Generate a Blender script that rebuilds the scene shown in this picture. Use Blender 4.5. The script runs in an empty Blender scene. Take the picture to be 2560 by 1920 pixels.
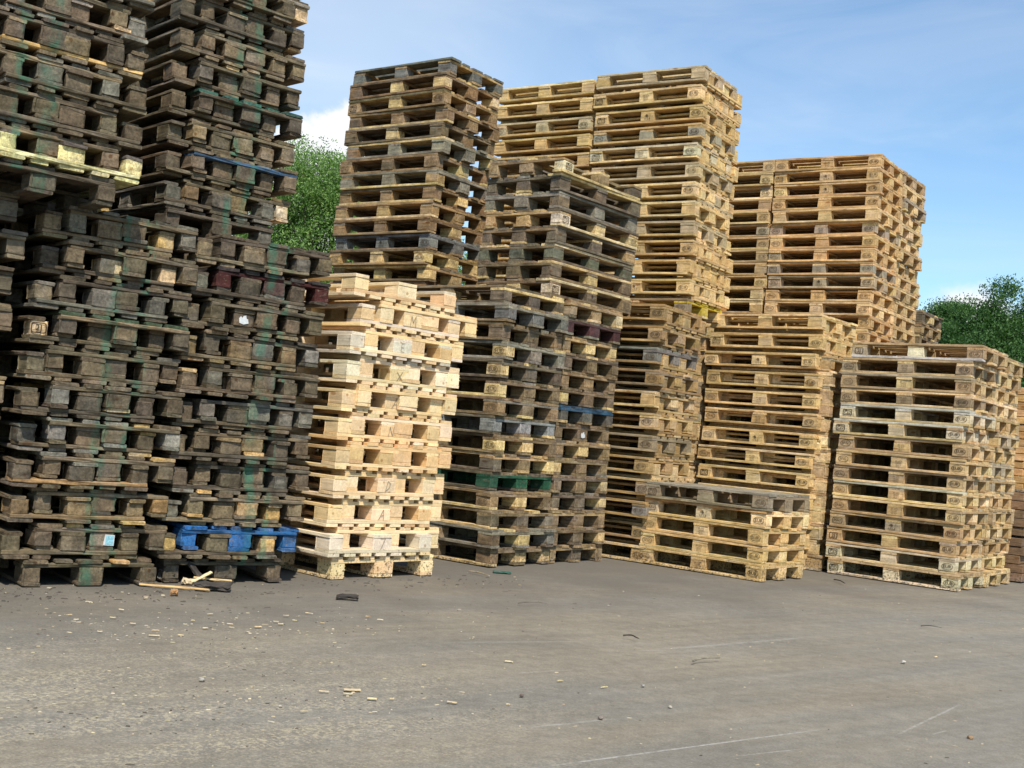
import bpy, bmesh, math, random
import numpy as np
from mathutils import Vector, Matrix, noise as mnoise

scene = bpy.context.scene
C = scene.collection
R = math.radians
rng = random.Random(7)

# ------------------------------------------------------------------ camera
F_PX, PITCH, ROLL, CAM_H = 2982.4, R(2.338), R(5.07), 1.045      # focal length in photo pixels (2560 wide)
cam_data = bpy.data.cameras.new('camera')
cam_data.sensor_width = 36.0
cam_data.lens = F_PX / 2560 * 36
cam_data.clip_start = 0.1
cam_data.clip_end = 2000
cam = bpy.data.objects.new('camera', cam_data)
C.objects.link(cam)
CAM_M = Matrix.Rotation(R(90) + PITCH, 4, 'X') @ Matrix.Rotation(ROLL, 4, 'Z')
cam.matrix_world = Matrix.Translation((0, 0, CAM_H)) @ CAM_M
scene.camera = cam

def ray(px, py):
    v = Vector(((px - 1280) / F_PX, -(py - 960) / F_PX, -1.0))
    return (CAM_M.to_3x3() @ v).normalized()
def G(px, py, z=0.0):
    d = ray(px, py); k = (z - CAM_H) / d.z
    return Vector((d.x * k, d.y * k, z))

def at_dist(px, py, d):
    v = ray(px, py); k = d / v.y; return Vector((v.x * k, v.y * k, CAM_H + v.z * k))

# ------------------------------------------------------------------ sun, sky, exposure
SUN_DIR = Vector((0.16, -0.78, 1.0)).normalized()                 # towards the sun
sun_elev = math.asin(SUN_DIR.z)
sun_az = math.atan2(SUN_DIR.x, SUN_DIR.y)
sun_data = bpy.data.lights.new('sun', 'SUN')
sun_data.energy = 4.7
sun_data.angle = R(0.5)
sun_data.color = (1.0, 0.935, 0.82)
sun = bpy.data.objects.new('sun', sun_data)
C.objects.link(sun)
sun.rotation_euler = SUN_DIR.to_track_quat('Z', 'Y').to_euler()

world = bpy.data.worlds.new('World')
scene.world = world
world.use_nodes = True
wn, wl = world.node_tree.nodes, world.node_tree.links
wn.clear()
def N(nt, t, **kw):
    n = nt.nodes.new(t)
    for k, v in kw.items():
        if k == 'inp':
            for a, b in v.items(): n.inputs[a].default_value = b
        else: setattr(n, k, v)
    return n
wt = world.node_tree
w_out = N(wt, 'ShaderNodeOutputWorld')
w_bg = N(wt, 'ShaderNodeBackground', inp={'Strength': 0.14})
sky = N(wt, 'ShaderNodeTexSky', sky_type='NISHITA', sun_disc=False, sun_elevation=sun_elev, sun_rotation=sun_az,
        altitude=100, air_density=1.0, dust_density=0.4, ozone_density=2.6)
w_tc = N(wt, 'ShaderNodeTexCoord')
def cloud_mask(direction, radius, nscale, amp, soft):
    """a cumulus around one direction of the sky, its edge broken by noise"""
    d = N(wt, 'ShaderNodeVectorMath', operation='DISTANCE', inp={1: tuple(direction)})
    wl.new(w_tc.outputs['Generated'], d.inputs[0])
    nz = N(wt, 'ShaderNodeTexNoise', inp={'Scale': nscale, 'Detail': 7.0, 'Roughness': 0.58})
    wl.new(w_tc.outputs['Generated'], nz.inputs['Vector'])
    a = N(wt, 'ShaderNodeMath', operation='MULTIPLY_ADD', inp={1: amp, 2: -amp * 0.5})
    wl.new(nz.outputs['Fac'], a.inputs[0])
    s = N(wt, 'ShaderNodeMath', operation='ADD'); wl.new(d.outputs['Value'], s.inputs[0]); wl.new(a.outputs[0], s.inputs[1])
    m = N(wt, 'ShaderNodeMapRange', interpolation_type='SMOOTHSTEP', inp={'From Min': radius + soft, 'From Max': radius - soft, 'To Min': 0.0, 'To Max': 1.0})
    wl.new(s.outputs[0], m.inputs['Value'])
    return m.outputs['Result']
def w_max(a, b):
    n = N(wt, 'ShaderNodeMath', operation='MAXIMUM'); wl.new(a, n.inputs[0]); wl.new(b, n.inputs[1]); return n.outputs[0]
cm = cloud_mask(ray(900, 490), 0.078, 26, 0.055, 0.006)
cm = w_max(cm, cloud_mask(ray(780, 520), 0.060, 30, 0.045, 0.006))
cm = w_max(cm, cloud_mask(ray(2415, 805), 0.029, 34, 0.03, 0.010))
cm = w_max(cm, cloud_mask(ray(2580, 950), 0.050, 30, 0.04, 0.012))
# thin high cirrus
ci_map = N(wt, 'ShaderNodeMapping', inp={'Rotation': (0.2, 0.5, 0.4), 'Scale': (1.6, 1.2, 6.0)})
wl.new(w_tc.outputs['Generated'], ci_map.inputs['Vector'])
ci = N(wt, 'ShaderNodeTexNoise', inp={'Scale': 2.2, 'Detail': 9.0, 'Roughness': 0.55, 'Distortion': 0.6})
wl.new(ci_map.outputs[0], ci.inputs['Vector'])
ci_r = N(wt, 'ShaderNodeMapRange', interpolation_type='SMOOTHSTEP', inp={'From Min': 0.44, 'From Max': 0.80, 'To Min': 0.0, 'To Max': 0.26})
wl.new(ci.outputs['Fac'], ci_r.inputs['Value'])
mixc = N(wt, 'ShaderNodeMix', data_type='RGBA', inp={'B': (5.2, 5.75, 6.4, 1)})
veil = cloud_mask(ray(850, 60), 0.16, 6, 0.10, 0.17)              # milky veil of high cloud
vm = N(wt, 'ShaderNodeMath', operation='MULTIPLY_ADD', use_clamp=True, inp={1: 0.46}); wl.new(veil, vm.inputs[0]); wl.new(ci_r.outputs['Result'], vm.inputs[2])
wl.new(vm.outputs[0], mixc.inputs['Factor']); tint = N(wt, 'ShaderNodeVectorMath', operation='MULTIPLY', inp={1: (0.97, 1.09, 1.10)}); wl.new(sky.outputs[0], tint.inputs[0]); wl.new(tint.outputs[0], mixc.inputs['A'])
mixk = N(wt, 'ShaderNodeMix', data_type='RGBA', inp={'B': (6.2, 6.3, 6.5, 1)})
wl.new(cm, mixk.inputs['Factor']); wl.new(mixc.outputs['Result'], mixk.inputs['A'])
wl.new(mixk.outputs['Result'], w_bg.inputs['Color']); wl.new(w_bg.outputs[0], w_out.inputs['Surface'])

scene.view_settings.view_transform = 'Standard'
scene.view_settings.look = 'None'
scene.view_settings.exposure = 0.25
scene.view_settings.gamma = 1.0
scene.view_settings.use_curve_mapping = False

# ------------------------------------------------------------------ helpers
def link(o, parent=None):
    C.objects.link(o)
    if parent is not None: o.parent = parent
    return o
def empty(name, loc, rot=(0, 0, 0)):
    o = bpy.data.objects.new(name, None); o.empty_display_size = 0.1
    o.location = loc; o.rotation_euler = rot
    return link(o)
def tag(o, label=None, cat=None, group=None, kind=None):
    if label: o['label'] = label
    if cat: o['category'] = cat
    if group: o['group'] = group
    if kind: o['kind'] = kind
    return o
def mesh(name, verts, faces, mat=None, smooth=False):
    m = bpy.data.meshes.new(name)
    m.from_pydata([tuple(v) for v in verts], [], faces)
    if mat: m.materials.append(mat)
    if smooth: m.polygons.foreach_set('use_smooth', [True] * len(m.polygons))
    m.update()
    return m
def fix_normals(m):
    bm = bmesh.new(); bm.from_mesh(m); bmesh.ops.recalc_face_normals(bm, faces=bm.faces); bm.to_mesh(m); bm.free()
    return m

# ------------------------------------------------------------------ materials
def new_mat(name):
    m = bpy.data.materials.new(name); m.use_nodes = True
    nt = m.node_tree; nt.nodes.clear()
    out = N(nt, 'ShaderNodeOutputMaterial')
    b = N(nt, 'ShaderNodeBsdfPrincipled', inp={'Roughness': 0.85, 'Specular IOR Level': 0.2})
    nt.links.new(b.outputs[0], out.inputs['Surface'])
    return m, nt, b
def mul_col(nt, col, fac):
    n = N(nt, 'ShaderNodeVectorMath', operation='MULTIPLY'); nt.links.new(col, n.inputs[0]); nt.links.new(fac, n.inputs[1]); return n.outputs[0]
def ramp(nt, v, a, b, lo, hi):
    n = N(nt, 'ShaderNodeMapRange', inp={'From Min': a, 'From Max': b, 'To Min': lo, 'To Max': hi})
    nt.links.new(v, n.inputs['Value']); return n.outputs['Result']

def wood_material(name, wear=0.5, spray=None, attr=False, splashed=True):
    """colour of the single board comes from the object; grain, dirt, checks and grey weathering are added here"""
    m, nt, b = new_mat(name); L = nt.links.new
    tc = N(nt, 'ShaderNodeTexCoord'); oi = N(nt, 'ShaderNodeObjectInfo')
    if attr:
        at = N(nt, 'ShaderNodeAttribute', attribute_name='tone'); base = at.outputs['Color']
    else: base = oi.outputs['Color']
    painted = ramp(nt, oi.outputs['Alpha'], .5, .9, 1.0, 0.0) if not attr else None
    rnd = N(nt, 'ShaderNodeMath', operation='MULTIPLY', inp={1: 37.0}); L(oi.outputs['Random'], rnd.inputs[0])
    ad = N(nt, 'ShaderNodeVectorMath', operation='ADD'); L(tc.outputs['Object'], ad.inputs[0]); L(rnd.outputs[0], ad.inputs[1])
    mp = N(nt, 'ShaderNodeMapping', inp={'Scale': (3.0, 60.0, 60.0)}); L(ad.outputs[0], mp.inputs['Vector'])
    g = N(nt, 'ShaderNodeTexNoise', inp={'Scale': 1.0, 'Detail': 5.0, 'Roughness': 0.6, 'Distortion': 0.4}); L(mp.outputs[0], g.inputs['Vector'])
    bl = N(nt, 'ShaderNodeTexNoise', inp={'Scale': 9.0, 'Detail': 4.0, 'Roughness': 0.65}); L(ad.outputs[0], bl.inputs['Vector'])
    fine = N(nt, 'ShaderNodeTexNoise', inp={'Scale': 70.0, 'Detail': 3.0, 'Roughness': 0.7}); L(ad.outputs[0], fine.inputs['Vector'])
    if painted is not None:                                       # paint worn through to the bare wood along the grain and in flakes
        wr = N(nt, 'ShaderNodeTexNoise', inp={'Scale': 1.0, 'Detail': 6.0, 'Roughness': 0.7}); mpw = N(nt, 'ShaderNodeMapping', inp={'Scale': (12.0, 40.0, 40.0)}); L(ad.outputs[0], mpw.inputs['Vector']); L(mpw.outputs[0], wr.inputs['Vector'])
        wf = N(nt, 'ShaderNodeMath', operation='MULTIPLY'); L(ramp(nt, wr.outputs['Fac'], 0.56, .68, 0.0, .85), wf.inputs[0]); L(painted, wf.inputs[1])
        mw = N(nt, 'ShaderNodeMix', data_type='RGBA', inp={'B': (.17, .135, .095, 1)}); L(wf.outputs[0], mw.inputs['Factor']); L(base, mw.inputs['A']); base = mw.outputs['Result']
    c = mul_col(nt, base, ramp(nt, g.outputs['Fac'], 0.3, 0.7, 1.0 - 0.36 * wear - 0.08, 1.0 + 0.3 * wear + 0.05))
    c = mul_col(nt, c, ramp(nt, bl.outputs['Fac'], 0.32, 0.68, 1.0 - 0.55 * wear, 1.0 + 0.4 * wear))
    c = mul_col(nt, c, ramp(nt, fine.outputs['Fac'], 0.3, 0.7, 1.0 - 0.25 * wear, 1.0 + 0.2 * wear))
    # grey weathering in patches
    gw = N(nt, 'ShaderNodeTexNoise', inp={'Scale': 4.0, 'Detail': 3.0}); 
    ad2 = N(nt, 'ShaderNodeVectorMath', operation='ADD', inp={1: (11.3, 5.1, 2.7)}); L(ad.outputs[0], ad2.inputs[0]); L(ad2.outputs[0], gw.inputs['Vector'])
    hsv = N(nt, 'ShaderNodeHueSaturation', inp={'Saturation': 0.6, 'Value': 0.95}); L(c, hsv.inputs['Color'])
    mx = N(nt, 'ShaderNodeMix', data_type='RGBA'); L(ramp(nt, gw.outputs['Fac'], 0.5, 0.7, 0.0, 0.8 * wear), mx.inputs['Factor'])
    L(c, mx.inputs['A']); L(hsv.outputs[0], mx.inputs['B']); c = mx.outputs['Result']
    # knots
    mpk = N(nt, 'ShaderNodeMapping', inp={'Scale': (5.0, 13.0, 13.0)}); L(ad.outputs[0], mpk.inputs['Vector'])
    vk = N(nt, 'ShaderNodeTexVoronoi', inp={'Scale': 1.0}); L(mpk.outputs[0], vk.inputs['Vector'])
    kn = N(nt, 'ShaderNodeVectorMath', operation='MULTIPLY', inp={1: (.62, .46, .34)}); L(c, kn.inputs[0])
    mk = N(nt, 'ShaderNodeMix', data_type='RGBA'); L(ramp(nt, vk.outputs['Distance'], .10, .17, .9, 0.0), mk.inputs['Factor']); L(c, mk.inputs['A']); L(kn.outputs[0], mk.inputs['B']); c = mk.outputs['Result']
    # drying checks: thin dark lines along the grain
    mp2 = N(nt, 'ShaderNodeMapping', inp={'Scale': (2.0, 45.0, 34.0), 'Location': (3, 7, 1)}); L(ad.outputs[0], mp2.inputs['Vector'])
    ck = N(nt, 'ShaderNodeTexNoise', inp={'Scale': 1.0, 'Detail': 2.0}); L(mp2.outputs[0], ck.inputs['Vector'])
    ab = N(nt, 'ShaderNodeMath', operation='SUBTRACT', inp={1: 0.5}); L(ck.outputs['Fac'], ab.inputs[0])
    ab2 = N(nt, 'ShaderNodeMath', operation='ABSOLUTE'); L(ab.outputs[0], ab2.inputs[0])
    c = mul_col(nt, c, ramp(nt, ab2.outputs[0], 0.0, 0.012, 1.0 - 0.5 * wear, 1.0))
    if splashed:
        geo0 = N(nt, 'ShaderNodeNewGeometry'); sz = N(nt, 'ShaderNodeSeparateXYZ'); L(geo0.outputs['Position'], sz.inputs[0])
        mud = N(nt, 'ShaderNodeTexNoise', inp={'Scale': 55.0, 'Detail': 4.0, 'Roughness': .7}); L(geo0.outputs['Position'], mud.inputs['Vector'])
        mz = N(nt, 'ShaderNodeMath', operation='ADD'); L(mud.outputs['Fac'], mz.inputs[0]); L(ramp(nt, sz.outputs[2], 0.0, 0.30, 0.035, -0.13), mz.inputs[1])
        mmx = N(nt, 'ShaderNodeMix', data_type='RGBA', inp={'B': (.07, .06, .048, 1)}); L(ramp(nt, mz.outputs[0], .545, .60, 0, .85), mmx.inputs['Factor']); L(c, mmx.inputs['A']); c = mmx.outputs['Result']
    if spray:
        # sprayed marks run down the face of the piled bundle: stripes in the pile's own place
        geo = N(nt, 'ShaderNodeNewGeometry')
        def dot(vec, d):
            n = N(nt, 'ShaderNodeVectorMath', operation='DOT_PRODUCT', inp={1: tuple(d)}); L(vec, n.inputs[0]); return n.outputs['Value']
        P0, rd, ld, stripes = spray
        sub = N(nt, 'ShaderNodeVectorMath', operation='SUBTRACT', inp={1: tuple(P0)}); L(geo.outputs['Position'], sub.inputs[0])
        along, deep, facing = dot(sub.outputs[0], rd), dot(sub.outputs[0], ld), dot(geo.outputs['Normal'], -ld)
        wob = N(nt, 'ShaderNodeTexNoise', inp={'Scale': 2.3, 'Detail': 3.0}); L(geo.outputs['Position'], wob.inputs['Vector'])
        wv = ramp(nt, wob.outputs['Fac'], 0.3, 0.7, -0.035, 0.035)
        sm = N(nt, 'ShaderNodeMath', operation='ADD'); L(along, sm.inputs[0]); L(wv, sm.inputs[1])
        tot = None
        for pos, half, lo, hi in stripes:
            a1 = N(nt, 'ShaderNodeMath', operation='SUBTRACT', inp={1: pos}); L(sm.outputs[0], a1.inputs[0])
            a2 = N(nt, 'ShaderNodeMath', operation='ABSOLUTE'); L(a1.outputs[0], a2.inputs[0])
            k = N(nt, 'ShaderNodeMapRange', interpolation_type='SMOOTHSTEP', inp={'From Min': half * 1.5, 'From Max': half * 0.5, 'To Min': 0, 'To Max': 1}); L(a2.outputs[0], k.inputs['Value'])
            z = dot(geo.outputs['Position'], (0, 0, 1))
            z1 = N(nt, 'ShaderNodeMath', operation='GREATER_THAN', inp={1: lo}); L(z, z1.inputs[0])
            z2 = N(nt, 'ShaderNodeMath', operation='LESS_THAN', inp={1: hi}); L(z, z2.inputs[0])
            q = N(nt, 'ShaderNodeMath', operation='MULTIPLY'); L(z1.outputs[0], q.inputs[0]); L(z2.outputs[0], q.inputs[1])
            q2 = N(nt, 'ShaderNodeMath', operation='MULTIPLY'); L(q.outputs[0], q2.inputs[0]); L(k.outputs['Result'], q2.inputs[1])
            if tot is None: tot = q2.outputs[0]
            else:
                t = N(nt, 'ShaderNodeMath', operation='MAXIMUM'); L(tot, t.inputs[0]); L(q2.outputs[0], t.inputs[1]); tot = t.outputs[0]
        br = N(nt, 'ShaderNodeTexNoise', inp={'Scale': 7.0, 'Detail': 4.0, 'Roughness': 0.7}); L(geo.outputs['Position'], br.inputs['Vector'])
        for f in (ramp(nt, br.outputs['Fac'], 0.40, 0.66, 0.0, 0.6), ramp(nt, facing, 0.2, 0.6, 0.0, 1.0), ramp(nt, deep, 0.12, 0.22, 1.0, 0.0)):
            t = N(nt, 'ShaderNodeMath', operation='MULTIPLY'); L(tot, t.inputs[0]); L(f, t.inputs[1]); tot = t.outputs[0]
        ms = N(nt, 'ShaderNodeMix', data_type='RGBA', inp={'B': (0.028, 0.17, 0.105, 1)}); L(tot, ms.inputs['Factor']); L(c, ms.inputs['A']); c = ms.outputs['Result']
    L(c, b.inputs['Base Color'])
    bp = N(nt, 'ShaderNodeBump', inp={'Strength': 0.5, 'Distance': 0.004})
    hs = N(nt, 'ShaderNodeMath', operation='ADD'); L(g.outputs['Fac'], hs.inputs[0]); L(fine.outputs['Fac'], hs.inputs[1]); L(hs.outputs[0], bp.inputs['Height'])
    L(bp.outputs[0], b.inputs['Normal'])
    return m

def flat_mat(name, col, rough=0.7, var=0.15, scale=40):
    m, nt, b = new_mat(name)
    tc = N(nt, 'ShaderNodeTexCoord')
    nz = N(nt, 'ShaderNodeTexNoise', inp={'Scale': scale, 'Detail': 4.0}); nt.links.new(tc.outputs['Object'], nz.inputs['Vector'])
    rgb = N(nt, 'ShaderNodeRGB'); rgb.outputs[0].default_value = (*col, 1)
    nt.links.new(mul_col(nt, rgb.outputs[0], ramp(nt, nz.outputs['Fac'], 0.3, 0.7, 1 - var, 1 + var)), b.inputs['Base Color'])
    b.inputs['Roughness'].default_value = rough
    return m

# ------------------------------------------------------------------ the yard ground
def ground():
    m, nt, b = new_mat('dusty_asphalt'); L = nt.links.new
    tc = N(nt, 'ShaderNodeTexCoord'); pos = tc.outputs['Object']
    p1, p2 = G(1326, 1918), G(2079, 1820)
    ang = math.atan2(p2.y - p1.y, p2.x - p1.x)                    # the direction vehicles drive
    rot = N(nt, 'ShaderNodeMapping', vector_type='POINT', inp={'Rotation': (0, 0, -ang)}); L(pos, rot.inputs['Vector'])
    sep = N(nt, 'ShaderNodeSeparateXYZ'); L(rot.outputs[0], sep.inputs[0])
    def noise(vec, scale, det=5.0, rough=0.6, mapping=None):
        if mapping:
            mp = N(nt, 'ShaderNodeMapping', inp=mapping); L(vec, mp.inputs['Vector']); vec = mp.outputs[0]
        n = N(nt, 'ShaderNodeTexNoise', inp={'Scale': scale, 'Detail': det, 'Roughness': rough}); L(vec, n.inputs['Vector']); return n.outputs['Fac']
    rgb = N(nt, 'ShaderNodeRGB'); rgb.outputs[0].default_value = (0.246, 0.214, 0.163, 1); c = rgb.outputs[0]
    # cooler bare asphalt against warmer dust
    mx = N(nt, 'ShaderNodeMix', data_type='RGBA', inp={'B': (0.224, 0.204, 0.170, 1)}); L(ramp(nt, noise(rot.outputs[0], 1.0, 5, .6, {'Scale': (0.35, 1.5, 1)}), .42, .6, 0, 1), mx.inputs['Factor']); L(c, mx.inputs['A']); c = mx.outputs['Result']
    c = mul_col(nt, c, ramp(nt, noise(pos, 0.9, 6), .3, .7, .86, 1.12))
    c = mul_col(nt, c, ramp(nt, noise(rot.outputs[0], 1.0, 6, .65, {'Scale': (0.45, 9.0, 1)}), .3, .7, .90, 1.10))
    c = mul_col(nt, c, ramp(nt, noise(pos, 14, 6, .7), .3, .7, .84, 1.15))
    c = mul_col(nt, c, ramp(nt, noise(pos, 110, 3, .7), .3, .7, .80, 1.18))
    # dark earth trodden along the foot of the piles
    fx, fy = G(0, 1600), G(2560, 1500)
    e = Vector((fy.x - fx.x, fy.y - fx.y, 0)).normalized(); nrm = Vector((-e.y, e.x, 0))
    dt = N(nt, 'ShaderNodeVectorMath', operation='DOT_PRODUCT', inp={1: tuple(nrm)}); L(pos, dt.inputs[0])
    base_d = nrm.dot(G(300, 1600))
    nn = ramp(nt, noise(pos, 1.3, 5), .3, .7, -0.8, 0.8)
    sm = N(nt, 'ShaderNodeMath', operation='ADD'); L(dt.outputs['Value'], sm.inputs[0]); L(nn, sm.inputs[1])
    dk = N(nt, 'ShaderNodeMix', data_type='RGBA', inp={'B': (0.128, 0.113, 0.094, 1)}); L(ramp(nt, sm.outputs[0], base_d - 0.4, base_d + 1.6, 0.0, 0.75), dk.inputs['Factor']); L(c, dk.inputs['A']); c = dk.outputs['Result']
    # sawdust thrown over the near left of the yard
    q0 = G(420, 1760)
    dd = N(nt, 'ShaderNodeVectorMath', operation='DISTANCE', inp={1: tuple(q0)}); L(pos, dd.inputs[0])
    sd = noise(pos, 55, 4, .75); patch = noise(rot.outputs[0], 1.0, 4, .6, {'Scale': (1.2, 5.0, 1), 'Location': (3, 1, 0)})
    f = N(nt, 'ShaderNodeMath', operation='MULTIPLY'); L(ramp(nt, sd, .47, .62, 0, 0.9), f.inputs[0]); L(ramp(nt, dd.outputs['Value'], .4, 1.7, 1, 0), f.inputs[1])
    f2 = N(nt, 'ShaderNodeMath', operation='MULTIPLY'); L(f.outputs[0], f2.inputs[0]); L(ramp(nt, patch, .38, .6, 0.15, 1), f2.inputs[1])
    sx = N(nt, 'ShaderNodeMix', data_type='RGBA', inp={'B': (0.47, 0.40, 0.27, 1)}); L(f2.outputs[0], sx.inputs['Factor']); L(c, sx.inputs['A']); c = sx.outputs['Result']
    # fine pale and dark grit everywhere
    gr = N(nt, 'ShaderNodeMix', data_type='RGBA', inp={'B': (0.42, 0.36, 0.26, 1)}); L(ramp(nt, noise(pos, 75, 2, .5), .70, .76, 0, .7), gr.inputs['Factor']); L(c, gr.inputs['A']); c = gr.outputs['Result']
    gd = N(nt, 'ShaderNodeMix', data_type='RGBA', inp={'B': (0.07, 0.06, 0.05, 1)}); L(ramp(nt, noise(pos, 40, 3, .6), .30, .25, 0, .7), gd.inputs['Factor']); L(c, gd.inputs['A']); c = gd.outputs['Result']
    # pale scrapes left by forks
    scr = [((1326, 1918), (2079, 1820), .006, .5), ((1280, 1680), (1430, 1672), .008, .22), ((1290, 1818), (1560, 1792), .01, .22), ((1830, 1890), (2005, 1872), .005, .3),
           ((2240, 1838), (2405, 1758), .007, .3), ((2330, 1836), (2366, 1826), .005, .35), ((1620, 1620), (2050, 1586), .02, .2), ((1100, 1604), (1500, 1598), .02, .14), ((1600, 1622), (1670, 1620), .006, .25)]
    for a, d, w, k in scr:
        A, D = G(*a), G(*d); u = (D - A); ln = u.length; u.normalize(); v = Vector((-u.y, u.x, 0))
        s1 = N(nt, 'ShaderNodeVectorMath', operation='SUBTRACT', inp={1: tuple(A)}); L(pos, s1.inputs[0])
        du = N(nt, 'ShaderNodeVectorMath', operation='DOT_PRODUCT', inp={1: tuple(u)}); L(s1.outputs[0], du.inputs[0])
        dv = N(nt, 'ShaderNodeVectorMath', operation='DOT_PRODUCT', inp={1: tuple(v)}); L(s1.outputs[0], dv.inputs[0])
        av = N(nt, 'ShaderNodeMath', operation='ABSOLUTE'); L(dv.outputs['Value'], av.inputs[0])
        m1 = ramp(nt, av.outputs[0], w * .4, w * 1.3, 1, 0)
        hlf = N(nt, 'ShaderNodeMath', operation='SUBTRACT', inp={1: ln / 2}); L(du.outputs['Value'], hlf.inputs[0])
        ah = N(nt, 'ShaderNodeMath', operation='ABSOLUTE'); L(hlf.outputs[0], ah.inputs[0])
        m2 = ramp(nt, ah.outputs[0], ln * .3, ln * .52, 1, 0)
        p = N(nt, 'ShaderNodeMath', operation='MULTIPLY'); L(m1, p.inputs[0]); L(m2, p.inputs[1])
        p2_ = N(nt, 'ShaderNodeMath', operation='MULTIPLY'); L(p.outputs[0], p2_.inputs[0]); L(ramp(nt, noise(pos, 30, 3, .7), .35, .6, .15 * k, k), p2_.inputs[1])
        mm = N(nt, 'ShaderNodeMix', data_type='RGBA', inp={'B': (0.6, 0.58, 0.54, 1)}); L(p2_.outputs[0], mm.inputs['Factor']); L(c, mm.inputs['A']); c = mm.outputs['Result']
    L(c, b.inputs['Base Color']); b.inputs['Roughness'].default_value = 0.95; b.inputs['Specular IOR Level'].default_value = 0.1
    bp = N(nt, 'ShaderNodeBump', inp={'Strength': 0.6, 'Distance': 0.012}); L(noise(pos, 60, 6, .75), bp.inputs['Height']); L(bp.outputs[0], b.inputs['Normal'])
    # one sheet: fine and a little uneven near the piles, running out to the horizon
    xs = [-900, -120, -40, -15] + [-8 + 0.5 * i for i in range(41)] + [20, 45, 130, 900]
    ys = [-300, -40, -6] + [0.5 * i for i in range(37)] + [22, 40, 130, 1500]
    vs = []
    for y in ys:
        for x in xs:
            d = mnoise.noise(Vector((x * .5, y * .5, 3))) * 0.012 if abs(x) < 19 and 0 < y < 19 else 0.0
            vs.append((x, y, d - 0.006))
    nx = len(xs)
    fs = [(j * nx + i, j * nx + i + 1, (j + 1) * nx + i + 1, (j + 1) * nx + i) for j in range(len(ys) - 1) for i in range(nx - 1)]
    o = link(bpy.data.objects.new('ground', mesh('ground', vs, fs, m, True)))
    tag(o, kind='structure')
ground()

# ------------------------------------------------------------------ timber pieces (shared meshes)
def loft(sections):
    """closed skin through rings of equal vertex count, capped at both ends"""
    vs = [v for s in sections for v in s]; n = len(sections[0]); fs = []
    for i in range(len(sections) - 1):
        for j in range(n):
            a, b_ = i * n + j, i * n + (j + 1) % n
            fs.append((a, b_, b_ + n, a + n))
    fs.append(tuple(range(n))[::-1]); k = (len(sections) - 1) * n
    fs.append(tuple(range(k, k + n)))
    return vs, fs
def ring(w, h, ch):
    a, b_ = w / 2, h / 2; c = min(ch, a * .9, b_ * .9)
    return [(-a + c, -b_), (a - c, -b_), (a, -b_ + c), (a, b_ - c), (a - c, b_), (-a + c, b_), (-a, b_ - c), (-a, -b_ + c)]
def board_geo(Ln, w, h, ch, jit, r):
    n = 7; st = []
    warp = [r.uniform(-1, 1) * jit * 1.2 for _ in range(3)]
    for i in range(n + 1):
        x = -Ln / 2 + Ln * i / n
        t = x / Ln * 2
        wy = warp[0] * t * t; wz = warp[1] * .6 * (t * t - .3)
        cut = r.uniform(0, jit * 1.5) if 0 < i < n else 0
        sec = []
        for (y, z) in ring(w, h, ch):
            xx = x
            if i in (0, n): xx = x - math.copysign(r.uniform(0, jit * 1.4), x)
            sec.append((xx, y + wy + r.uniform(-1, 1) * jit * .5 - math.copysign(cut * (r.random() < .3), y), z + wz + r.uniform(-1, 1) * min(jit * .35, .0022)))
        if i == 0: st.append([(p[0] - .0, p[1] * .985, p[2] * .93) for p in sec])
        st.append(sec if i not in (0, n) else [(p[0] + (.003 if i == 0 else -.003), p[1], p[2]) for p in sec])
        if i == n: st.append([(p[0], p[1] * .985, p[2] * .93) for p in sec])
    return loft(st)
def block_geo(lx, ly, h, ch, jit, r, splinters=0):
    st = []; cs = [ch * r.uniform(.6, 1.5) for _ in range(4)]
    if r.random() < jit * 60: cs[r.randrange(4)] += r.uniform(.006, .026)
    tw = r.uniform(-1, 1) * jit * 3
    def sec(z, s):
        a, b_ = lx / 2 * s, ly / 2 * s; out = []
        for k, (sx, sy) in enumerate(((-1, -1), (1, -1), (1, 1), (-1, 1))):
            c = cs[k]
            p1, p2 = (sx * (a - c), sy * b_), (sx * a, sy * (b_ - c))
            if k in (1, 3): p1, p2 = p2, p1
            if k in (0, 2): p1, p2 = (p2, p1)
            out += [p1, p2]
        return [(x + r.uniform(-1, 1) * jit + tw * z / h, y + r.uniform(-1, 1) * jit, z) for x, y in out]
    zs = [-h / 2, -h / 2 + .004, -h * .17, h * .17, h / 2 - .004, h / 2]
    for z in zs: st.append(sec(z, .97 if abs(z) == h / 2 else 1.0))
    vs, fs = loft(st)
    for _ in range(splinters):                                    # torn fibres on the sawn edge
        z = r.uniform(-h * .45, h * .45); y = (1 if r.random() < .5 else -1) * ly / 2; x = -lx / 2 + .002
        k = len(vs); d = r.uniform(.004, .016); q = math.copysign(1, y)
        vs += [(x, y - q * .004, z - .0025), (x, y - q * .004, z + .0025), (x + .006, y - q * .001, z), (x + r.uniform(-.004, .003), y + q * d, z + r.uniform(-.006, .003))]
        fs += [(k, k + 1, k + 3), (k + 1, k + 2, k + 3), (k + 2, k, k + 3), (k, k + 2, k + 1)]
    return vs, fs
STYLE = {'pale': (.0025, .0011), 'used': (.004, .0020), 'dark': (.0065, .0042)}   # chamfer, irregularity
_cache = {}
def piece(kind, dims, style, mat):
    key = (kind, dims, style, mat.name)
    if key not in _cache:
        ch, jit = STYLE[style]; r = random.Random(hash((kind, round(sum(dims) * 1e4), style)) % 9973)
        lst = []
        for v in range(6):
            if kind == 'block': g = block_geo(*dims, ch, jit * .55, r, 7 if style == 'pale' and v % 2 else 0)
            else: g = board_geo(*dims, ch * .7, jit, r)
            lst.append(fix_normals(mesh(kind, g[0], g[1], mat)))
        _cache[key] = lst
    return _cache[key]

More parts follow.
